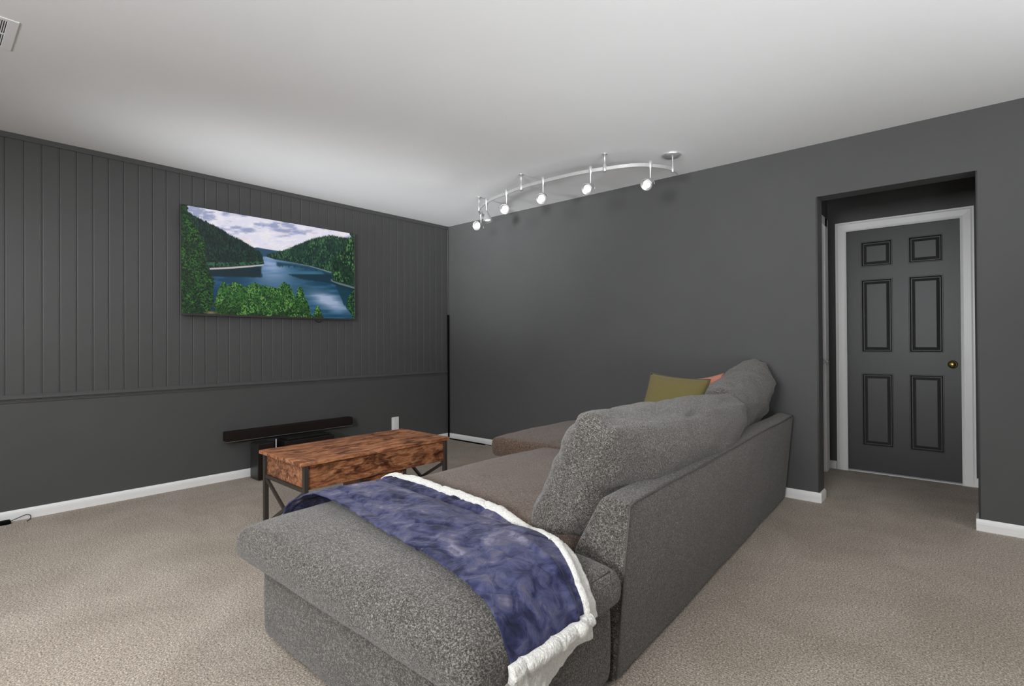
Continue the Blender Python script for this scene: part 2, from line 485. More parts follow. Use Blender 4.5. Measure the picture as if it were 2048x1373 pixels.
# door casing (mitred three-piece moulding) + door
CP = [(0.0, 0.0), (0.0, .011), (.006, .015), (.012, .0135), (.018, .016), (.060, .018), (.070, .014), (.080, .014), (.080, 0.0)]
def casing_frame(name, x0, x1, z1, yface, w=.080):
    """inner edges x0..x1, top z1; outward = -y"""
    V = []; F = []; n = len(CP)
    rings = []
    for (cx, cz, dx, dz) in ((x0, 0, -1, 0), (x0, z1, -1, 1), (x1, z1, 1, 1), (x1, 0, 1, 0)):
        rings.append([len(V) + k for k in range(n)])
        for d, t in CP: V.append((cx + dx * d, yface - t, cz + dz * d))
    for A, B in zip(rings, rings[1:]):
        for i in range(n - 1): F.append((A[i], A[i + 1], B[i + 1], B[i]))
    F.append(tuple(rings[0])); F.append(tuple(reversed(rings[-1])))
    o = raw(name, V, F, TRIM)
    bm = bmesh.new(); bm.from_mesh(o.data); bmesh.ops.recalc_face_normals(bm, faces=bm.faces); bm.to_mesh(o.data); bm.free()
    return o
struct(casing_frame('trim_5', DX0 + .004, DX1 - .004, DZ - .004, HY))
DF = HY + .016        # door face
door = bpy.data.objects.new('door_1', None); C.objects.link(door); door.location = ((DX0 + DX1) / 2, DF + .02, 0); struct(door, 'charcoal six-panel door with brass knob inside the white casing')
PAN = [(-.690, -.474, 1.716, 1.925), (-.371, -.157, 1.710, 1.922), (-.692, -.476, 1.000, 1.610), (-.373, -.158, 1.003, 1.606), (-.695, -.480, .224, .828), (-.377, -.163, .222, .826)]
cxs = [(-.693, -.477), (-.374, -.159)]
rows = [(1.712, 1.924), (1.000, 1.608), (.222, .826)]
bm = bmesh.new()
xs = [DX0 + .003, cxs[0][0], cxs[0][1], cxs[1][0], cxs[1][1], DX1 - .003]
zs = [0.012, rows[2][0], rows[2][1], rows[1][0], rows[1][1], rows[0][0], rows[0][1], DZ - .003]
for i in (0, 2, 4): bx(bm, xs[i], xs[i + 1], DF, DF + .038, zs[0], zs[-1], 0)
for i in (1, 3):
    for j in (0, 2, 4, 6): bx(bm, xs[i], xs[i + 1], DF, DF + .038, zs[j], zs[j + 1], 0)
bmesh.ops.remove_doubles(bm, verts=bm.verts, dist=1e-5)
obj('door_leaf', bm, DOORP, door)
for (a, b) in cxs:
    for (c, d) in rows:
        prof = [(0, 0.0), (.002, -.003), (.007, -.003), (.012, .010), (.016, .015), (.021, .015), (.024, .012), (.040, .001), (.043, .000)]
        V = []; F = []
        for ins, dep in prof:
            for (px, pz) in ((a + ins, c + ins), (b - ins, c + ins), (b - ins, d - ins), (a + ins, d - ins)):
                V.append((px, DF + dep, pz))
        for i in range(len(prof) - 1):
            for k in range(4):
                F.append((4 * i + k, 4 * i + (k + 1) % 4, 4 * i + 4 + (k + 1) % 4, 4 * i + 4 + k))
        m = 4 * (len(prof) - 1); F.append((m, m + 1, m + 2, m + 3))
        raw('panel', V, F, DOORP, door)
bm = bmesh.new()
lathe(bm, (-.108, DF, .912), (0, -1, 0), [(0, .031), (.004, .031), (.008, .026), (.010, .013), (.030, .012), (.036, .020), (.046, .026), (.056, .026), (.064, .020), (.068, .010), (.069, 0)], 24)
kn = obj('door_knob', bm, BRASS, door, True); kn['label'] = 'aged brass door knob'

# side door in the vestibule's left wall
d2 = bpy.data.objects.new('door_2', None); C.objects.link(d2); d2.location = (HX0, 4.65, 0); struct(d2, 'white side door seen edge-on in the vestibule')
box('door_leaf', TRIM, d2, HX0, HX0 + .006, 4.30, 5.02, 0.01, 2.06, 0.001)
bm = bmesh.new()
bx(bm, HX0, HX0 + .017, 5.02, 5.10, 0, 2.135, 0.003); bx(bm, HX0, HX0 + .012, 5.10, 5.165, 0, 2.135, 0.003)
bx(bm, HX0, HX0 + .017, 4.22, 4.30, 0, 2.135, 0.003)
bx(bm, HX0, HX0 + .017, 4.22, 5.10, 2.06, 2.135, 0.003)
obj('door_casing', bm, TRIM, d2)
bm = bmesh.new(); lathe(bm, (HX0 + .006, 4.96, .925), (1, 0, 0), [(0, .026), (.004, .026), (.006, .010), (.02, .010), (.026, .02), (.036, .022), (.042, .012), (.043, 0)], 16)
obj('door_knob', bm, NICKEL, d2, True)

# ================================================================ black cord strip in the corner
cs = thing('cable_strip', 'thin black cable strip running down the room corner and along the baseboard', 'cable', (XL + .02, YB - .02, 0))
bm = bmesh.new(); tube(bm, [(XL + .0225, YB - .0225, 0.012), (XL + .0225, YB - .0225, .6), (XL + .0225, YB - .0225, 1.42)], 0.0095, 10)
obj('cable', bm, BLACKMATTE, cs, True)
bm = bmesh.new()
bx(bm, XL + .034, -3.93, YB - .029, YB - .0138, 0.0, 0.013, .003)
bx(bm, XL + .0138, XL + .029, 3.80, YB - .034, 0.0, 0.013, .003)
obj('floor_strip', bm, BLACKMATTE, cs)
bm = bmesh.new()
tube(bm, [(-3.935, YB - .021, .006), (-3.85, YB - .018, .008), (-3.78, YB - .024, .006), (-3.70, YB - .032, .004), (-3.55, YB - .03, .004), (-3.4, YB - .03, .004)], .0035, 6)
obj('thin_cable', bm, BLACKMATTE, cs, True)

# ================================================================ television
def tv_rgb(CX, CY):
    """landscape in the frame of a straight-on picture, returned as sRGB 0..1"""
    def pl(x, pts):
        P = np.array(pts, float); return np.interp(x, P[:, 0], P[:, 1])
    def ss(e0, e1, x):
        t = np.clip((x - e0) / (e1 - e0), 0, 1); return t * t * (3 - 2 * t)
    def over(img, col, m):
        m = m[..., None]; return img * (1 - m) + col * m
    def c(*v): return np.array(v, float) / 255
    n1 = fbm(CX / 190, CY / 60, 0, 3, 5); n2 = fbm(CX / 60, CY / 30, 0, 9, 4)
    sky = c(226, 224, 240) * np.ones(CX.shape + (3,))
    sky = over(sky, c(150, 158, 192), ss(.46, .66, n1) * (0.95 - 0.6 * ss(380, 540, CY)))
    sky = over(sky, c(244, 238, 240), ss(.52, .72, n2) * .6)
    sky = over(sky, c(232, 214, 214), ss(330, 380, CY) * ss(.5, .7, fbm(CX / 120, CY / 22, 0, 31, 3)) * .5)
    img = sky
    # water
    wn = fbm(CX / 210, CY / 26, 0, 21, 4)
    wat = c(16, 60, 84) * np.ones(CX.shape + (3,))
    mid = np.exp(-((CX - (980 + (CY - 700) * .25)) / (150 + (CY - 620) * .35)) ** 2)
    wat = over(wat, c(150, 170, 205), mid * (0.95 - .62 * ss(700, 1000, CY)))
    wat = over(wat, c(64, 110, 150), ss(.42, .68, wn) * .45)
    cl = np.exp(-((CX - 1600) / 190) ** 2 - ((CY - 1060 - (CX - 1500) * .35) / 75) ** 2)
    wat = over(wat, c(178, 188, 216), np.clip(cl * (0.55 + 1.0 * wn), 0, .85))
    cl2 = np.exp(-((CX - 1400) / 200) ** 2 - ((CY - 800) / 22) ** 2)
    wat = over(wat, c(90, 140, 160), cl2 * .6)
    wat = over(wat, c(8, 44, 78), ss(880, 1020, CY) * ss(620, 430, CX) * .6)
    img = over(img, np.clip(wat, 0, 1), ss(614, 622, CY))
    # reflections
    jag = (fbm(CX / 14, CY / 60, 0, 51, 3) - .5)
    rl = ss(905, 880, CX + 30 * jag) * ss(730, 740, CY) * ss(860 + 20 * jag, 840, CY + (900 - CX) * .02)
    img = over(img, c(9, 36, 42), rl * .92)
    rr = ss(0, 18, CY - pl(CX, [(1030, 672), (1200, 700), (1400, 735), (1620, 800), (1870, 960)])) * ss(0, -24, CY - 40 * jag - pl(CX, [(1030, 735), (1200, 745), (1500, 780), (1640, 900), (1760, 1160), (1870, 1290)])) * ss(1030, 1060, CX)
    img = over(img, c(12, 52, 66), rr * .85)
    r3 = ss(1150, 1190, CX) * ss(805, 820, CY) * ss(0, -16, CY - 20 * jag - pl(CX, [(1150, 820), (1300, 870), (1620, 915), (1870, 1010)]))
    img = over(img, c(10, 44, 58), r3 * .9)
    # far hill
    hz = ss(0, 6, CY - pl(CX, [(780, 540), (850, 532), (940, 548), (1060, 566), (1100, 580)])) * ss(640, 622, CY) * ss(790, 810, CX) * ss(1120, 1090, CX)
    img = over(img, c(38, 74, 98), hz)
    def forest(img, top, bot, cdark, cmid, clight, seed, fx=1.0, xm=None, tops=16, sx=13, lite=.35):
        t = pl(CX, top) + tops * (np.abs(((CX / sx + 3 * vnoise(CX / 40, 0 * CX, 0, seed)) % 1) - .5) * 2 - .5) + tops * .8 * (vnoise(CX / 9, 0 * CX, 0, seed + 1) - .5)
        m = ss(-2, 3, CY - t) * ss(2, -3, CY - pl(CX, bot))
        if xm is not None: m = m * xm
        a = fbm(CX / 8, CY / 18, 0, seed + 2, 4); b = fbm(CX / 60, CY / 60, 0, seed + 5, 3)
        col = cdark + (cmid - cdark) * ss(.3, .65, a)[..., None]
        col = col + (clight - col) * (ss(.52, .75, a) * ss(.4, .65, b) * lite * 2)[..., None].clip(0, 1)
        return over(img, col, m)
    img = forest(img, [(100, 110), (170, 180), (300, 250), (450, 322), (600, 415), (700, 465), (800, 528), (860, 565), (900, 605), (918, 700)],
                 [(100, 772), (370, 756), (600, 742), (800, 728), (918, 710)], c(8, 24, 24), c(20, 48, 42), c(44, 80, 52), 101, xm=ss(922, 914, CX), sx=11)
    sh = ss(0, 8, CY - pl(CX, [(340, 690), (600, 690), (900, 676)])) * ss(0, -6, CY - pl(CX, [(340, 752), (600, 738), (915, 712)])) * ss(340, 360, CX) * ss(915, 905, CX)
    img = over(img, c(62, 108, 78), sh * ss(.42, .6, fbm(CX / 16, CY / 16, 0, 77, 3)) * .8)
    bd = ss(0, 3, CY - pl(CX, [(360, 756), (600, 740), (915, 711)])) * ss(0, -4, CY - pl(CX, [(360, 776), (600, 762), (800, 742), (915, 724)])) * ss(362, 380, CX) * ss(920, 908, CX)
    img = over(img, c(190, 182, 180), bd)
    # right hill
    img = forest(img, [(940, 612), (1000, 590), (1060, 574), (1150, 548), (1300, 484), (1400, 442), (1500, 415), (1600, 396), (1700, 412), (1870, 436)],
                 [(940, 632), (1030, 660), (1200, 686), (1400, 722), (1540, 764), (1625, 800), (1630, 870), (1870, 960)], c(10, 34, 34), c(28, 66, 48), c(70, 108, 66), 201, xm=ss(936, 950, CX), sx=12, lite=.6)
    bd = ss(0, 3, CY - pl(CX, [(1030, 664), (1200, 688), (1400, 724), (1600, 780)])) * ss(0, -3, CY - pl(CX, [(1030, 668), (1200, 696), (1400, 734), (1600, 794)])) * ss(1030, 1050, CX) * ss(1640, 1610, CX)
    img = over(img, c(120, 130, 128), bd)
    bd = ss(0, 4, CY - pl(CX, [(1610, 850), (1640, 880), (1760, 912), (1870, 944)])) * ss(0, -4, CY - pl(CX, [(1610, 885), (1700, 920), (1870, 966)])) * ss(1605, 1620, CX)
    img = over(img, c(96, 110, 108), bd)
    img = forest(img, [(1600, 700), (1640, 640), (1720, 560), (1800, 430), (1870, 400)], [(1600, 810), (1640, 868), (1870, 940)], c(8, 28, 24), c(26, 62, 40), c(84, 130, 70), 301, xm=ss(1608, 1640, CX + 30 * jag), lite=.7)
    # left conifers
    bnd = pl(CY, [(90, 150), (160, 170), (300, 225), (420, 290), (520, 325), (600, 350), (700, 335), (800, 375), (900, 425), (1000, 405), (1100, 420), (1180, 400), (1235, 345), (1300, 330)]) + 46 * (fbm(CY / 13, 0 * CY, 0, 61, 3) - .5) + 25 * jag
    a = fbm(CX / 10, CY / 9, 0, 401, 4); b = fbm(CX / 55, CY / 75, 0, 405, 3)
    col = c(6, 24, 16) + (c(28, 70, 30) - c(6, 24, 16)) * ss(.38, .62, a)[..., None]
    col = col + (c(66, 122, 44) - col) * (ss(.5, .7, a) * ss(.42, .62, b) * .8)[..., None]
    img = over(img, col, ss(3, -3, CX - bnd))
    # foreground bushes
    top = pl(CX, [(400, 1230), (420, 1120), (450, 1010), (480, 930), (515, 890), (550, 935), (590, 915), (630, 895), (690, 930), (740, 955), (790, 915), (825, 900), (870, 930), (940, 935), (1000, 955), (1060, 960), (1090, 915), (1130, 895), (1180, 930), (1220, 1010), (1245, 1050), (1262, 970), (1292, 930), (1325, 980), (1335, 1060), (1385, 1140), (1400, 1240), (1430, 1230), (1450, 1170), (1475, 1130), (1500, 1180), (1525, 1250), (1535, 1300)])
    top = top + 26 * (fbm(CX / 10, 0 * CX, 0, 71, 3) - .5) + 22 * jag
    a = fbm(CX / 8, CY / 9, 0, 501, 4); b = fbm(CX / 60, CY / 90, 0, 505, 3)
    col = c(14, 44, 22) + (c(58, 108, 46) - c(14, 44, 22)) * ss(.36, .6, a)[..., None]
    col = col + (c(116, 164, 84) - col) * (ss(.5, .68, a) * ss(.4, .6, b) * .8)[..., None]
    col = col * (1 - .35 * ss(1060, 1260, CY) * ss(.6, .4, b))[..., None]
    mm = ss(-3, 4, CY - top) * ss(400, 440, CX) * ss(1540, 1525, CX)
    img = over(img, col, mm)
    img = over(img, c(170, 130, 70), np.exp(-((CX - 385) / 50) ** 2 - ((CY - 1222) / 14) ** 2) * .8)
    # right edge foliage
    bnd = pl(CY, [(380, 1815), (430, 1840), (480, 1862), (960, 1862), (1000, 1835), (1060, 1790), (1130, 1775), (1180, 1790), (1230, 1830), (1290, 1845)]) + 30 * (fbm(CY / 10, 0 * CY, 0, 91, 3) - .5)
    col = c(10, 30, 24) + (c(52, 104, 52) - c(10, 30, 24)) * ss(.4, .65, a)[..., None]
    img = over(img, col, ss(-3, 3, CX - bnd))
    return np.clip(img, 0, 1)
TVY0, TVY1, TVZ0, TVZ1, TVX = 1.312, 2.795, 1.322, 2.163, XL + .058
tv = thing('television', 'wide flat television showing a forest lake, mounted on the grooved wall', 'television', (TVX, (TVY0 + TVY1) / 2, TVZ0))
box('tv_back', BLACK, tv, XL + .020, TVX - .012, TVY0 + .01, TVY1 - .01, TVZ0 + .01, TVZ1 - .01, .004)
bm = bmesh.new(); bz = .0045
bx(bm, TVX - .014, TVX + .003, TVY0, TVY0 + bz, TVZ0, TVZ1, .001, 1); bx(bm, TVX - .014, TVX + .003, TVY1 - bz, TVY1, TVZ0, TVZ1, .001, 1)
bx(bm, TVX - .014, TVX + .003, TVY0 + bz, TVY1 - bz, TVZ1 - bz, TVZ1, .001, 1); bx(bm, TVX - .014, TVX + .004, TVY0 + bz, TVY1 - bz, TVZ0, TVZ0 + .016, .001, 1)
obj('bezel', bm, BEZEL, tv)
box('wall_bracket', BLACK, tv, XL + .001, XL + .022, 1.85, 2.25, 1.55, 1.95, .002)
NXs, NYs = 460, 262
u = np.linspace(0, 1, NXs); v = np.linspace(0, 1, NYs)
U, Vv = np.meshgrid(u, v)
CX = 100 + 1765 * U
TOP = 98 + (385 - 98) * U; BOT = 1228 + (1280 - 1228) * U
# perspective-free layout: columns keep their true spacing, rows run top to bottom
k = 1.205                               # near (left) edge is taller in the source view than the far edge
up_ = U * k / (1 + U * (k - 1))         # picture-space abscissa of a true one
CX = 100 + 1765 * up_; TOP = 98 + 287 * up_; BOT = 1228 + 52 * up_
CY = TOP + (BOT - TOP) * Vv
rgb = tv_rgb(CX, CY)
Y = TVY0 + bz + (TVY1 - TVY0 - 2 * bz) * U; Z = TVZ1 - bz - (TVZ1 - TVZ0 - bz - .016) * Vv
verts = np.stack([np.full(Y.shape, TVX), Y, Z], -1).reshape(-1, 3)
ii = np.arange(NXs * NYs).reshape(NYs, NXs)
faces = np.stack([ii[:-1, :-1], ii[1:, :-1], ii[1:, 1:], ii[:-1, 1:]], -1).reshape(-1, 4)
me = bpy.data.meshes.new('screen'); me.from_pydata(verts.tolist(), [], faces.tolist())
ca = me.color_attributes.new('picture', 'FLOAT_COLOR', 'POINT')
L = np.where(rgb <= 0.04045, rgb / 12.92, ((rgb + 0.055) / 1.055) ** 2.4).reshape(-1, 3)
ca.data.foreach_set('color', np.hstack([L, np.ones((len(L), 1))]).astype(np.float32).ravel())
ms = M('tv_picture'); at = ms.n.new('ShaderNodeAttribute'); at.attribute_name = 'picture'
ms.col((0.005, 0.005, 0.005)); ms.l.new(at.outputs['Color'], ms.b.inputs['Emission Color']); ms.b.inputs['Emission Strength'].default_value = 0.92
ms.set(Roughness=0.35)
me.materials.append(ms.m); me.update()
so = bpy.data.objects.new('screen', me); C.objects.link(so); place_child(so, tv)
bm = bmesh.new()
tube(bm, [tuple(p) for p in catmull([(XL + .03, 2.40, 1.326), (XL + .03, 2.41, 1.305), (XL + .03, 2.43, 1.298), (XL + .03, 2.455, 1.305), (XL + .03, 2.46, 1.326)], 4)], .003, 6)
obj('hanging_cable', bm, BLACK, tv, True)

# ================================================================ soundbar, boxes, outlet
sb = thing('soundbar', 'long dark brown soundbar with silver lower edge, fixed low on the wall', 'soundbar', (XL + .06, 2.18, .32))
box('soundbar_body', GRILLE, sb, XL + .02, XL + .10, 1.617, 2.742, .325, .402, .008, 3)
bm = bmesh.new(); bx(bm, XL + .03, XL + .102, 1.618, 2.741, .3205, .3245, .0005, 1); obj('trim_strip', bm, SILVER, sb)
box('mounting_bracket', BLACK, sb, XL + .001, XL + .021, 1.75, 2.6, .34, .385, .001)
sub = thing('subwoofer', 'tall narrow black box with slotted top under the left end of the soundbar', 'speaker', (-4.38, 1.875, 0))
box('cabinet', CABSIDE, sub, -4.455, -4.312, 1.808, 1.940, 0.004, .292, .003)
box('front_panel', GRILLE, sub, -4.311, -4.300, 1.810, 1.938, .006, .290, .002)
bm = bmesh.new()
for k in range(11): bx(bm, -4.445 + k * .012, -4.439 + k * .012, 1.818, 1.930, .2925, .2975, 0.0005, 1)
o = obj('top_grille', bm, BLACK, sub); o['kind'] = 'stuff'
bm = bmesh.new(); bx(bm, -4.30, -4.299, 1.835, 1.838, .01, .2, 0); obj('panel_seam', bm, BLACKMATTE, sub)
bx2 = thing('media_box', 'low wide black box on the floor behind the coffee table, under the soundbar', 'speaker', (-4.3, 2.22, 0))
box('cabinet', BLACK, bx2, -4.42, -4.225, 1.99, 2.43, .004, .300, .004)
box('front_panel', GRILLE, bx2, -4.2248, -4.216, 1.995, 2.425, .008, .296, .002)
bm = bmesh.new(); bx(bm, -4.40, -4.25, 2.02, 2.40, .3002, .316, .004); obj('top_plate', bm, BLACK, bx2)
bm = bmesh.new(); tube(bm, [(-4.288, 1.945, .322), (-4.288, 1.945, .15), (-4.288, 1.945, .004)], .0038, 8)
tag(obj('white_cable', bm, CABLEW, None, True), 'short white cable hanging down between the two black boxes', 'cable')
ot = thing('wall_outlet', 'white rocker wall plate low on the wall beyond the coffee table', 'wall plate', (XL, 3.297, .26))
box('plate', TRIM, ot, XL + .0005, XL + .007, 3.253, 3.341, .192, .33, .002)
box('rocker', TRIM, ot, XL + .0068, XL + .011, 3.275, 3.319, .222, .300, .0015)
for z in (.208, .314):
    bm = bmesh.new(); lathe(bm, (XL + .007, 3.297, z), (1, 0, 0), [(0, .0035), (.0012, .003), (.0015, 0)], 8); obj('screw', bm, SILVER, ot)
# adapter cord at the far left of the floor
pw = thing('power_adapter', 'black plug adapter with a looped cord on the carpet by the left baseboard', 'adapter', (-4.46, .30, 0))
bm = bmesh.new(); bx(bm, -4.50, -4.45, .10, .385, .001, .022, .006); obj('adapter_body', bm, BLACKMATTE, pw)
bm = bmesh.new()
tube(bm, [tuple(p) for p in catmull([(-4.475, .38, .012), (-4.49, .42, .022), (-4.50, .455, .030), (-4.498, .475, .024), (-4.485, .478, .012), (-4.465, .47, .005), (-4.44, .455, .004)], 6)], .0024, 8)
obj('cord', bm, CABLEB, pw, True)

# ================================================================ ceiling register
vn = thing('ceiling_vent', 'white slotted ceiling vent at the upper left', 'vent', (-3.11, .1, H))
bm = bmesh.new(); vx0, vx1, vy0, vy1 = -3.262, -2.952, -.09, .283
fz0, fz1 = H - .0035, H - .0005
ix0, ix1, iy0, iy1 = vx0 + .022, vx1 - .022, vy0 + .035, vy1 - .035
bx(bm, vx0, vx1, vy0, iy0, fz0, fz1, .001, 1); bx(bm, vx0, vx1, iy1, vy1, fz0, fz1, .001, 1)
bx(bm, vx0, ix0, iy0, iy1, fz0, fz1, .001, 1); bx(bm, ix1, vx1, iy0, iy1, fz0, fz1, .001, 1)
bx(bm, (ix0 + ix1) / 2 - .005, (ix0 + ix1) / 2 + .005, iy0, iy1, fz0, fz1, .001, 1)
obj('frame', bm, CEIL, vn)
box('duct_opening', BLACK, vn, ix0, ix1, iy0, iy1, H - .0012, H - .0004, 0)
bm = bmesh.new(); yy = iy1 - .0035
while yy > iy0:
    bx(bm, ix0, ix1, yy - .0033, yy, fz0 + .001, fz1 - .001, 0); yy -= .0068
o = obj('louver', bm, CEIL, vn); o['kind'] = 'stuff'

# ================================================================ track light
TZ = 2.335
TP = [(-1.606, 3.69), (-1.598, 3.60), (-1.617, 3.50), (-1.666, 3.405), (-1.73, 3.33), (-1.82, 3.278), (-1.95, 3.235), (-2.05, 3.206), (-2.22, 3.18), (-2.42, 3.17), (-2.68, 3.178), (-2.878, 3.22), (-3.04, 3.253), (-3.192, 3.307), (-3.35, 3.392), (-3.44, 3.458), (-3.50, 3.535), (-3.535, 3.61), (-3.57, 3.71)]
tl = thing('track_light', 'curved brushed nickel track light with six spot heads hanging from the ceiling', 'track light', (-2.5, 3.3, H))
c = catmull(TP, 6)
bm = bmesh.new(); prev = None
for i, p in enumerate(c):
    t = Vector((*(c[min(i + 1, len(c) - 1)] - c[max(i - 1, 0)]), 0)).normalized(); s = Vector((-t.y, t.x, 0)) * .0035
    q = [bm.verts.new(Vector((p[0], p[1], TZ + dz)) + s * k) for k, dz in ((-1, -.012), (1, -.012), (1, .012), (-1, .012))]
    if prev:
        for k in range(4): bm.faces.new((prev[k], prev[(k + 1) % 4], q[(k + 1) % 4], q[k]))
    else: bm.faces.new(q)
    prev = q
bm.faces.new(prev); bmesh.ops.recalc_face_normals(bm, faces=bm.faces)
obj('rail', bm, NICKEL, tl)
def standoff(x, y, canopy=False):
    bm = bmesh.new()
    lathe(bm, (x, y, H), (0, 0, -1), [(0, .018), (.004, .017), (.007, .007), (.066, .0065), (.070, .008), (.080, .0125), (.10, .0145), (.122, .0145), (.128, .011), (.129, 0)] if not canopy else [(0.014, .006), (.066, .0055), (.070, .007), (.080, .0095), (.10, .0115), (.122, .0115), (.128, .008), (.129, 0)], 14)
    return obj('standoff', bm, NICKEL, tl, True)
standoff(-1.951, 3.234); standoff(-2.684, 3.179); standoff(-3.394, 3.420)
standoff(-1.598, 3.575, True)
bm = bmesh.new(); lathe(bm, (-1.598, 3.565, H), (0, 0, -1), [(0, .064), (.006, .065), (.012, .062), (.020, .050), (.023, .02), (.024, 0)], 32)
obj('ceiling_canopy', bm, NICKEL, tl, True)
heads = {
    6: ((-1.679, 3.391), (-1.680, 3.327, 2.185), (-.02, -.84, -.54)),
    5: ((-2.052, 3.206), (-2.047, 3.143, 2.187), (.02, -.86, -.50)),
    4: ((-2.457, 3.171), (-2.433, 3.113, 2.185), (.22, -.83, -.50)),
    3: ((-2.878, 3.220), (-2.849, 3.162, 2.187), (.28, -.82, -.48)),
    2: ((-3.192, 3.307), (-3.160, 3.290, 2.160), (.22, -.02, -.97)),
    1: ((-3.517, 3.566), (-3.507, 3.495, 2.207), (.20, -.94, -.25)),
}
for k in (6, 5, 4, 3, 2, 1):
    (hx, hy), F, D = heads[k]
    D = Vector(D).normalized(); F = Vector(F)
    B = F - D * .085
    bm = bmesh.new()
    lathe(bm, B, D, [(-.012, 0), (-.012, .008), (-.004, .012), (0, .017), (.016, .019), (.018, .022), (.030, .0235), (.034, .026), (.070, .0385), (.082, .0425), (.086, .0425), (.0865, .038), (.072, .028), (.070, 0)], 28)
    hd = obj('spotlight_head', bm, NICKEL, tl, True)
    bm = bmesh.new(); lathe(bm, F - D * .018, D, [(0, .0265), (.005, .0265), (.008, .018), (.009, 0)], 24)
    lens = obj('lens', bm, BULB_DIM if k == 2 else BULB, hd, True)
    bm = bmesh.new()
    lathe(bm, (hx, hy, 2.370), (0, 0, -1), [(0, 0), (.001, .008), (.006, .0125), (.020, .0145), (.040, .0130), (.056, .0095), (.062, .0060), (.125, .0055)], 12)
    J = Vector((hx, hy, 2.247)); K = B + D * .008
    tube(bm, [J, K], .0042, 8)
    obj('hanger', bm, NICKEL, hd, True)
    S = D.cross(Vector((0, 0, 1))).normalized()
    bm = bmesh.new(); tube(bm, [B - D * .006, B - D * .014 - S * .016 + Vector((0, 0, -.012)), B - D * .012 - S * .02 + Vector((0, 0, -.034))], [.002, .0018, .0026], 6)
    obj('aiming_lever', bm, NICKEL, hd, True)
    for o in (lens,): pass
    ld = bpy.data.lights.new('spot_beam', 'SPOT'); ld.energy = 11 if k != 2 else 7; ld.spot_size = math.radians(80); ld.spot_blend = .8
    ld.shadow_soft_size = .025; ld.color = (1, .97, .93)
    lo = bpy.data.objects.new('spot_beam', ld); C.objects.link(lo); lo.location = F + D * .012
    lo.rotation_euler = D.to_track_quat('-Z', 'Y').to_euler()

# ================================================================ coffee table
ct = thing('coffee_table', 'rustic brown wood coffee table with dark metal X-braced legs', 'coffee table', (-2.905, 1.845, 0))
A = math.radians(-1.3); cA, sA = math.cos(A), math.sin(A); TCX, TCY = -2.908, 1.85
def tr(ob):
    me = ob.data
    for v in me.vertices:
        x, y = v.co.x, v.co.y
        v.co.x = TCX + x * cA - y * sA; v.co.y = TCY + x * sA + y * cA
    me.update()
    return ob
# local: x in [-.28,.28], y in [-.53,.53]
tr(box('tabletop', WOOD, ct, -.268, .268, -.513, .513, .450, .470, .002))
LG = .022
for sx in (-1, 1):
    for sy in (-1, 1):
        tr(box('leg', IRON, ct, sx * .252 - .0125, sx * .252 + .0125, sy * .480 - .0125, sy * .480 + .0125, 0, .4495, .001, 1))
for sy in (-1, 1):
    bm = bmesh.new()
    bx(bm, -.239, .239, sy * .480 - .010, sy * .480 + .010, .305, .325, .001, 1)
    bx(bm, -.239, .239, sy * .480 - .010, sy * .480 + .010, .438, .4495, .001, 1)
    tr(obj('end_rail', bm, IRON, ct))
    bm = bmesh.new(); bar(bm, (-.238, sy * .480, .30), (.238, sy * .480, .03), .014, .018); tr(obj('cross_brace', bm, IRON, ct))
    bm = bmesh.new(); bar(bm, (.238, sy * .482, .30), (-.238, sy * .482, .03), .013, .018); tr(obj('cross_brace', bm, IRON, ct))
    tr(box('end_panel', WOOD2, ct, -.239, .239, sy * .472 - .005, sy * .472 + .005, .3255, .4375, .001, 1))
for sx in (-1, 1):
    tr(box('front_panel', WOOD2, ct, sx * .246 - .008, sx * .246 + .008, -.467, .467, .318, .449, .001, 1))
tr(box('bottom_panel', WOOD2, ct, -.237, .237, -.466, .466, .318, .330, .001, 1))
cub = tr(box('storage_cubby', WOOD2, ct, .02, .235, -.13, .16, .09, .3175, .002, 1))
tr(box('cubby_post', IRON, ct, .22, .24, .1605, .180, .0, .3175, .001, 1))
tr(box('cubby_post', IRON, ct, .22, .24, -.152, -.1305, .0, .3175, .001, 1))
bm = bmesh.new(); bar(bm, (.252, -.467, .03), (.252, .467, .03), .016, .016); tr(obj('stretcher', bm, IRON, ct))
bm = bmesh.new(); bar(bm, (-.252, -.467, .03), (-.252, .467, .03), .016, .016); tr(obj('stretcher', bm, IRON, ct))

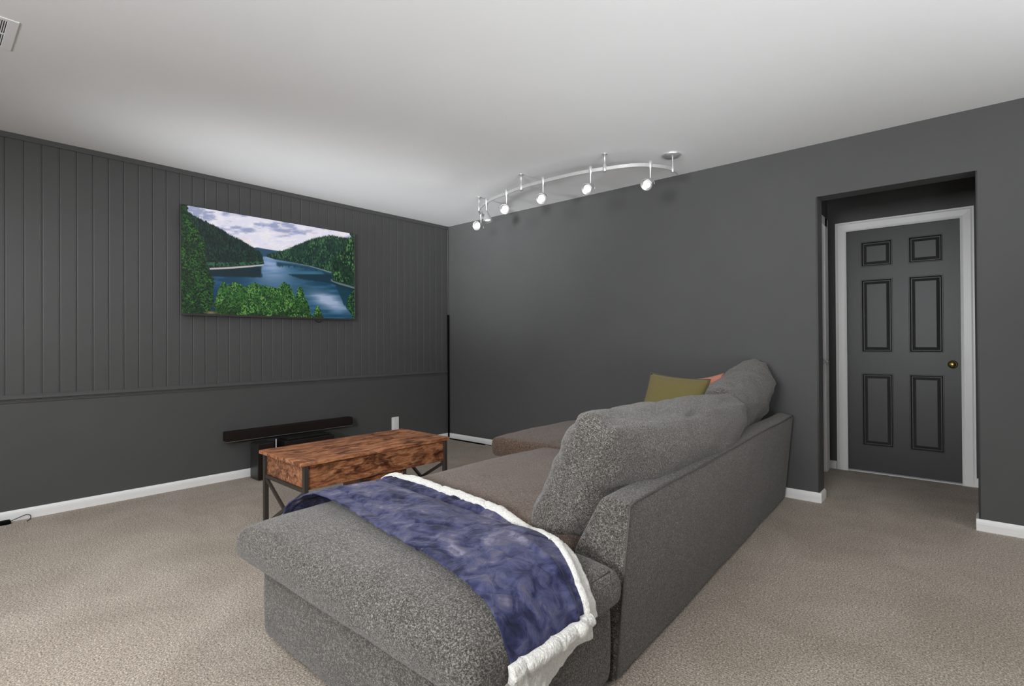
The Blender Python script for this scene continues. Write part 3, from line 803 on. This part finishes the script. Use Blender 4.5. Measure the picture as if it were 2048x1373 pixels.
# ================================================================ sectional sofa
sf = thing('sectional_sofa', 'large gray tweed sectional sofa with deep seats and a low slanted back', 'sofa', (-1.5, 2.3, 0))
def cushion(name, mat, x0, x1, y0, y1, z0, z1, r, crown, bulge, n=(60, 34, 12), wr=0.004, seed=0, parent=sf, mod=None):
    P, F = boxgrid(*n)
    hx, hy, hz = (x1 - x0) / 2, (y1 - y0) / 2, (z1 - z0) / 2
    # edge-dense remap
    P2 = np.sign(P) * (1 - (1 - np.abs(P)) ** 1.6)
    Q = roundbox(P2, hx, hy, hz, r)
    ux, uy, uz = Q[:, 0] / hx, Q[:, 1] / hy, Q[:, 2] / hz
    cr = crown * np.clip(1 - ux ** 8, 0, 1) * np.clip(1 - uy ** 4, 0, 1)
    Q[:, 2] += cr * np.clip(uz, 0, 1)
    bl = bulge * np.clip(1 - uz ** 2, 0, 1)
    Q[:, 0] += np.sign(Q[:, 0]) * bl * np.clip((np.abs(ux) - .6) / .4, 0, 1)
    Q[:, 1] += np.sign(Q[:, 1]) * bl * np.clip((np.abs(uy) - .6) / .4, 0, 1)
    Q += np.array([(x0 + x1) / 2, (y0 + y1) / 2, (z0 + z1) / 2])
    d = (fbm(Q[:, 0] * 6, Q[:, 1] * 6, Q[:, 2] * 6, seed, 3) - .5) * wr * 2.4
    Q[:, 2] += d * np.clip(uz + .3, 0, 1); Q[:, 1] += (fbm(Q[:, 0] * 9, Q[:, 1] * 4, Q[:, 2] * 9, seed + 5, 3) - .5) * wr * 1.6
    Q[:, 0] += (fbm(Q[:, 0] * 4, Q[:, 1] * 9, Q[:, 2] * 9, seed + 9, 3) - .5) * wr * 1.6
    if mod is not None: Q = mod(Q, ux, uy, uz)
    return raw(name, Q.tolist(), F, mat, parent, True)
cushion('base_frame', TWEED, -1.99, -.862, .845, 1.466, .012, .315, .045, 0, .004, (40, 26, 12), .002, 3)
cushion('base_frame', TWEED, -1.97, -.95, 1.468, 2.735, .012, .30, .04, 0, .002, (30, 30, 10), .002, 4)
cushion('base_frame', TWEED, -2.48, -1.10, 2.74, 3.985, .012, .30, .045, 0, .003, (30, 30, 10), .002, 5)
C1 = (-2.085, -.822, .803, 1.425)
cushion('seat_cushion', TWEED, C1[0], C1[1], C1[2], C1[3], .285, .408, .034, .052, .016, (100, 60, 18), .005, 11)
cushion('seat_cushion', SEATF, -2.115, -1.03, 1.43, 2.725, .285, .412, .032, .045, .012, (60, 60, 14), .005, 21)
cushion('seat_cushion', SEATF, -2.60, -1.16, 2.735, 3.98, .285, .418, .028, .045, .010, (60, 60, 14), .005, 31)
bm = bmesh.new()
tube(bm, [(-.833, .845, .4005), (-.829, 1.1, .4045), (-.833, 1.392, .4005)], .0028, 6)
tube(bm, [(-.8335, 1.396, .397), (-.822, 1.40, .36), (-.828, 1.40, .30)], .0022, 6)
obj('edge_seam', bm, STITCH, sf, True)
# slanted back frame: prism with rounded edges along y, drifting in x
def backframe():
    y0, y1 = 1.472, 3.992
    prof = [(-.860, .012), (-.805, .585), (-.905, .606), (-1.02, .40), (-1.02, .012)]
    # rounded profile
    rad = [.01, .018, .035, .03, .01]; pts = []
    n = len(prof)
    for i in range(n):
        p = Vector(prof[i]); a = Vector(prof[i - 1]); b = Vector(prof[(i + 1) % n])
        da = (a - p).normalized(); db = (b - p).normalized(); r = rad[i]
        for k in range(6):
            t = k / 5
            pts.append((p + da * r * (1 - t) ** 2 + db * r * t ** 2))
    ys = [y0, y0 + .004, y0 + .012] + list(np.linspace(y0 + .03, y1 - .012, 60)) + [y1 - .004, y1]
    V = []; F = []; m = len(pts)
    cx, cz = -.93, .3
    for y in ys:
        e = min(y - y0, y1 - y); s = .012 - math.sqrt(max(0, .012 ** 2 - (max(0, .012 - e)) ** 2))
        for p in pts:
            d = Vector((p.x - cx, p.y - cz)); L = d.length
            q = d * ((L - s) / L)
            V.append((cx + q.x - .049 * (y - y0) + .002 * math.sin(y * 7), y, cz + q.y + .003 * math.sin(y * 5 + p.x * 9) * (1 if p.y > .4 else 0)))
    for i in range(len(ys) - 1):
        for k in range(m): F.append((i * m + k, i * m + (k + 1) % m, (i + 1) * m + (k + 1) % m, (i + 1) * m + k))
    F.append(tuple(range(m))); F.append(tuple(range((len(ys) - 1) * m, len(ys) * m)))
    o = raw('back_frame', V, F, TWEED, sf, True)
    bm = bmesh.new(); bm.from_mesh(o.data); bmesh.ops.recalc_face_normals(bm, faces=bm.faces)
    for f in bm.faces:
        if len(f.verts) > 4: f.smooth = False
    bm.to_mesh(o.data); bm.free()
    return o
bf = backframe()
bm = bmesh.new()
tube(bm, [(-.8075 - .049 * (y - 1.472) + .002 * math.sin(y * 7), y, .5855 + .003 * math.sin(y * 5 - 7.2)) for y in np.linspace(1.476, 3.985, 60)], .0028, 6)
obj('edge_seam', bm, STITCH, bf, True)
bm = bmesh.new(); tube(bm, [(-.806, 1.4725, .583), (-.83, 1.472, .35), (-.861, 1.4722, .02)], .0026, 6); obj('edge_seam', bm, STITCH, bf, True)

def backcushion(name, org, a, b, c, ha, hb, hc, r, seed, mod=None, wr=.012, mat=TWEED):
    """pillow centred at org; unit axes a (length), b (height), c (thickness)"""
    P, F = boxgrid(84, 40, 18)
    P2 = np.sign(P) * (1 - (1 - np.abs(P)) ** 1.4)
    Q = roundbox(P2, ha, hb, hc, r)
    ua, ub, uc = Q[:, 0] / ha, Q[:, 1] / hb, Q[:, 2] / hc
    puff = np.clip(1 - ua ** 4, 0, 1) ** .8 * np.clip(1 - ub ** 4, 0, 1) ** .8
    Q[:, 2] *= (.50 + .62 * puff)
    # edges pull in a little between the corners
    Q[:, 0] *= 1 - .03 * (1 - ub ** 2); Q[:, 1] *= 1 - .05 * (1 - ua ** 2)
    Q[:, 2] += (fbm(ua * 2.2, ub * 2.2, uc, seed, 3) - .5) * .05
    w = fbm(ua * 5 + ub * 1.5, ub * 3 - ua, uc * 2, seed + 3, 4)
    Q[:, 2] += np.sign(uc) * (np.abs(w - .5) - .1) * wr * 3
    Q[:, 1] += (fbm(ua * 3.3, uc * 2, 0, seed + 7, 3) - .5) * .03
    if mod is not None: Q = mod(Q, ua, ub, uc)
    a = np.array(Vector(a).normalized()); b = np.array(Vector(b).normalized()); c = np.array(Vector(c).normalized())
    W = np.array(org) + Q[:, :1] * a + Q[:, 1:2] * b + Q[:, 2:3] * c
    o = raw(name, W.tolist(), F, mat, sf, True)
    bm = bmesh.new(); bm.from_mesh(o.data); bmesh.ops.recalc_face_normals(bm, faces=bm.faces); bm.to_mesh(o.data); bm.free()
    return o
a1 = Vector((-.03, 1, -.035)); b1 = Vector((.50, 0, .865)); c1 = a1.cross(b1)
backcushion('back_cushion', (-1.085, 2.27, .580), a1, b1, c1, .795, .262, .150, .065, 41)
a2 = Vector((-.08, 1, .17)); b2 = Vector((.33, 0, .94)); c2 = a2.cross(b2)
backcushion('back_cushion', (-1.160, 3.48, .655), a2, b2, c2, .50, .255, .140, .085, 57)

# ================================================================ throw pillows
def throw_pillow(org, a, b, w, h, t, mat, seed, pinch=.07):
    n = 26; V = []; F = []
    a = Vector(a).normalized(); b = Vector(b).normalized(); c = a.cross(b).normalized()
    idx = {}
    for side in (1, -1):
        for i in range(n + 1):
            for j in range(n + 1):
                u = 2 * i / n - 1; v = 2 * j / n - 1
                edge = i in (0, n) or j in (0, n)
                if edge and side == -1: idx[(side, i, j)] = idx[(1, i, j)]; continue
                x = u * w / 2 * (1 - pinch * (1 - v * v)); y = v * h / 2 * (1 - pinch * (1 - u * u))
                z = side * t / 2 * ((1 - u ** 2) * (1 - v ** 2)) ** .42
                z += side * .012 * (float(fbm(u * 2.5, v * 2.5, side, seed, 3)) - .5) * (0 if edge else 1)
                idx[(side, i, j)] = len(V); V.append(tuple(Vector(org) + a * x + b * y + c * z))
    for side in (1, -1):
        for i in range(n):
            for j in range(n):
                q = [idx[(side, i, j)], idx[(side, i + 1, j)], idx[(side, i + 1, j + 1)], idx[(side, i, j + 1)]]
                F.append(tuple(q if side == 1 else q[::-1]))
    rim = [idx[(1, i, 0)] for i in range(n)] + [idx[(1, n, j)] for j in range(n)] + [idx[(1, i, n)] for i in range(n, 0, -1)] + [idx[(1, 0, j)] for j in range(n, 0, -1)]
    return V, F, [V[k] for k in rim]
gp = thing('throw_pillow', 'olive green throw pillow tilted against the back cushion', 'pillow', (-1.55, 3.42, .47))
ga = Vector((1, .02, -.07)); gb = Vector((.08, .50, .86)); gb = (gb - ga.normalized() * gb.dot(ga.normalized()))
V, F, rim = throw_pillow((-1.515, 3.34, .672), ga, gb, .42, .44, .12, OLIVE, 5)
raw('pillow_cover', V, F, OLIVE, gp, True)
bm = bmesh.new(); tube(bm, rim + [rim[0]], .0045, 6); obj('piping', bm, OLIVED, gp, True)
pp = thing('throw_pillow', 'salmon pink throw pillow crumpled behind the olive pillow', 'pillow', (-1.42, 3.75, .47))
V, F, rim = throw_pillow((-1.53, 3.81, .655), (1, .10, .10), (-.06, .12, 1), .40, .40, .12, PINK, 9, .16)
raw('pillow_cover', V, F, PINK, pp, True)

# ================================================================ blanket
def crown_z(x, y):
    x0, x1, y0, y1 = C1
    ux = np.clip((x - (x0 + x1) / 2) / ((x1 - x0) / 2), -1, 1); uy = (y - (y0 + y1) / 2) / ((y1 - y0) / 2)
    near = .052 * np.clip(1 - ux ** 8, 0, 1) * np.clip(1 - np.clip(uy, -1, 1) ** 4, 0, 1)
    vx = np.clip((x + 1.5725) / .5425, -1, 1); vy = np.clip((y - 2.0775) / .6475, -1, 1)
    far = .045 * np.clip(1 - vx ** 8, 0, 1) * np.clip(1 - vy ** 4, 0, 1) + .004
    return np.where(y < C1[3], near, far)
# cross path: (x, z) relative to a flat cushion top at .408, from the left drop over the top to the right drop
path = catmull([(-2.150, .345), (-2.143, .395), (-2.118, .434), (-2.06, .446), (-1.85, .434), (-1.6, .426), (-1.35, .424), (-1.10, .424), (-.95, .424), (-.878, .421), (-.838, .402), (-.820, .370), (-.814, .335), (-.812, .312)], 14)
seg = np.r_[0, np.cumsum(np.hypot(*np.diff(path, axis=0).T))]
LT = seg[-1]
def pw_(w): return np.interp(w, seg, path[:, 0]), np.interp(w, seg, path[:, 1])
xs_k = [-2.2, -2.1, -1.9, -1.6, -1.35, -1.15, -1.0, -.9, -.82, -.78]
near_k = [.975, 1.03, 1.065, 1.035, 1.005, .975, .945, .92, .90, .895]
far_k = [1.43, 1.49, 1.50, 1.49, 1.46, 1.405, 1.33, 1.25, 1.20, 1.185]
def surf(w, s, dz=0.0, off=0.0, sag=0.0):
    """w along the long way, s 0..1 near to far (may run past 1)"""
    x, z = pw_(w)
    # after the right shoulder the near and far lines go straight down
    yn = np.interp(x, xs_k, near_k); yf = np.interp(x, xs_k, far_k)
    y = yn + (yf - yn) * s
    top = np.clip((z - .395) / .029, 0, 1)
    z = z + crown_z(x, y) * top
    wr = (fbm(x * 5 + y * 2, y * 6, z * 3, 91, 4) - .5) * .030 - np.clip(.035 - np.abs(fbm(x * 4.5 - y * 3, y * 4 + x, z * 4, 133, 3) - .5), 0, 1) * .16 + (fbm(x * 13, y * 13, z * 8, 97, 3) - .5) * .010
    # long folds that run towards the hanging corner
    fold = np.exp(-((y - (1.20 - .35 * (x + .95))) / .012) ** 2) * np.clip((x + 1.15) / .15, 0, 1) * .012
    d = wr + .013 + fold + off
    side = 1 - top
    sgn = np.where(x > -1.5, 1, -1)
    return x + side * d * sgn, y, z + top * d + dz
def sheet(name, mat, w0, w1, s0, s1, nw, ns, thick, parent, fuzz=0, seed=1, off=0.0, edge_round=False, grow=0.0):
    w, s = np.meshgrid(np.linspace(w0, w1, nw), np.linspace(s0, s1, ns))
    if grow:
        g = np.clip((w / LT - .72) / .28, 0, 1); g = g * g * (3 - 2 * g)
        s = s0 + (s - s0) * (1 + g * grow / (s1 - s0))
    x, y, z = surf(w, s, 0, off)
    V1 = np.stack([x, y, z], -1).reshape(-1, 3)
    # normals by finite difference
    dx = np.stack(surf(w + .002, s, 0, off), -1).reshape(-1, 3) - V1; dy = np.stack(surf(w, s + .004, 0, off), -1).reshape(-1, 3) - V1
    N = np.cross(dx, dy); N /= np.linalg.norm(N, axis=1, keepdims=True) + 1e-12
    if edge_round:
        ws = (w.reshape(-1) - w0) / (w1 - w0); sv = (s.reshape(-1) - s0) / (s1 - s0)
        prof = np.sqrt(np.clip(1 - (2 * sv - 1) ** 2, 0, 1)) if edge_round == 's' else np.sqrt(np.clip(1 - (2 * ws - 1) ** 2, 0, 1))
        th = thick * prof
    else: th = np.full(len(V1), thick)
    if fuzz: th = th + fuzz * (vnoise(V1[:, 0] * 190, V1[:, 1] * 190, V1[:, 2] * 190, seed) - .4) + fuzz * (vnoise(V1[:, 0] * 55, V1[:, 1] * 55, V1[:, 2] * 55, seed + 2) - .4)
    T = V1 + N * th[:, None]
    B = V1 - N * .001
    n = nw * ns; I = np.arange(n).reshape(ns, nw)
    F = np.stack([I[:-1, :-1], I[:-1, 1:], I[1:, 1:], I[1:, :-1]], -1).reshape(-1, 4)
    Fb = F[:, ::-1] + n
    E = []
    loop = list(I[0, :]) + list(I[1:, -1]) + list(I[-1, -2::-1]) + list(I[-2:0:-1, 0])
    for p, q in zip(loop, loop[1:] + loop[:1]): E.append((p, p + n, q + n, q))
    o = raw(name, np.vstack([T, B]).tolist(), F.tolist() + Fb.tolist() + E, mat, parent, True)
    return o
bl = thing('throw_blanket', 'navy plush blanket with cream sherpa edging draped across the near end of the sofa', 'blanket', (-1.5, 1.2, .44))
wr_ = LT                                   # bottom of the hanging side
sheet('plush_face', PLUSH, 0.0, LT - .035, 0.0, 1.0, 330, 90, .004, bl)
sheet('sherpa_edge', SHERPA, 0.02, LT - .02, 0.975, 1.07, 420, 14, .011, bl, .0032, 5, .001, 's', .13)
sheet('sherpa_hem', SHERPA, LT - .052, LT - .012, -.04, 1.04, 18, 150, .022, bl, .0035, 8, .004, 'w')
# second, lower layer of fleece hanging below the hem
ny, nz = 110, 60
Yg, Zg = np.meshgrid(np.linspace(0, 1, ny), np.linspace(0, 1, nz))
yy = .885 + .385 * Yg
zbot = .262 - .075 * np.exp(-((Yg - .30) / .34) ** 2) - .03 * np.clip(1 - Yg * 3, 0, 1) + .010 * np.sin(Yg * 17) * .5
zz = .345 + (zbot - .345) * Zg
xx = -.829 + .012 * np.sin(Yg * 6 + 1) * Zg + .004
fz = .004 * (vnoise(yy * 110, zz * 110, 0, 5) - .4) + .004 * (vnoise(yy * 45, zz * 45, 0, 7) - .4)
rnd = np.sqrt(np.clip(1 - np.clip((Zg - .88) / .12, 0, 1) ** 2, 0, 1)) * np.sqrt(np.clip(1 - np.clip((Yg - .94) / .06, 0, 1) ** 2, 0, 1)) * np.sqrt(np.clip(1 - np.clip((.05 - Yg) / .05, 0, 1) ** 2, 0, 1))
Tp = np.stack([xx + (.010 + fz) * rnd, yy, zz], -1).reshape(-1, 3); Bt = np.stack([xx - .006 * rnd, yy, zz], -1).reshape(-1, 3)
n = ny * nz; I = np.arange(n).reshape(nz, ny)
Fq = np.stack([I[:-1, :-1], I[1:, :-1], I[1:, 1:], I[:-1, 1:]], -1).reshape(-1, 4)
loop = list(I[0, :]) + list(I[1:, -1]) + list(I[-1, -2::-1]) + list(I[-2:0:-1, 0])
E = [(p, q, q + n, p + n) for p, q in zip(loop, loop[1:] + loop[:1])]
raw('sherpa_underside', np.vstack([Tp, Bt]).tolist(), Fq.tolist() + (Fq[:, ::-1] + n).tolist() + E, SHERPA, bl, True)
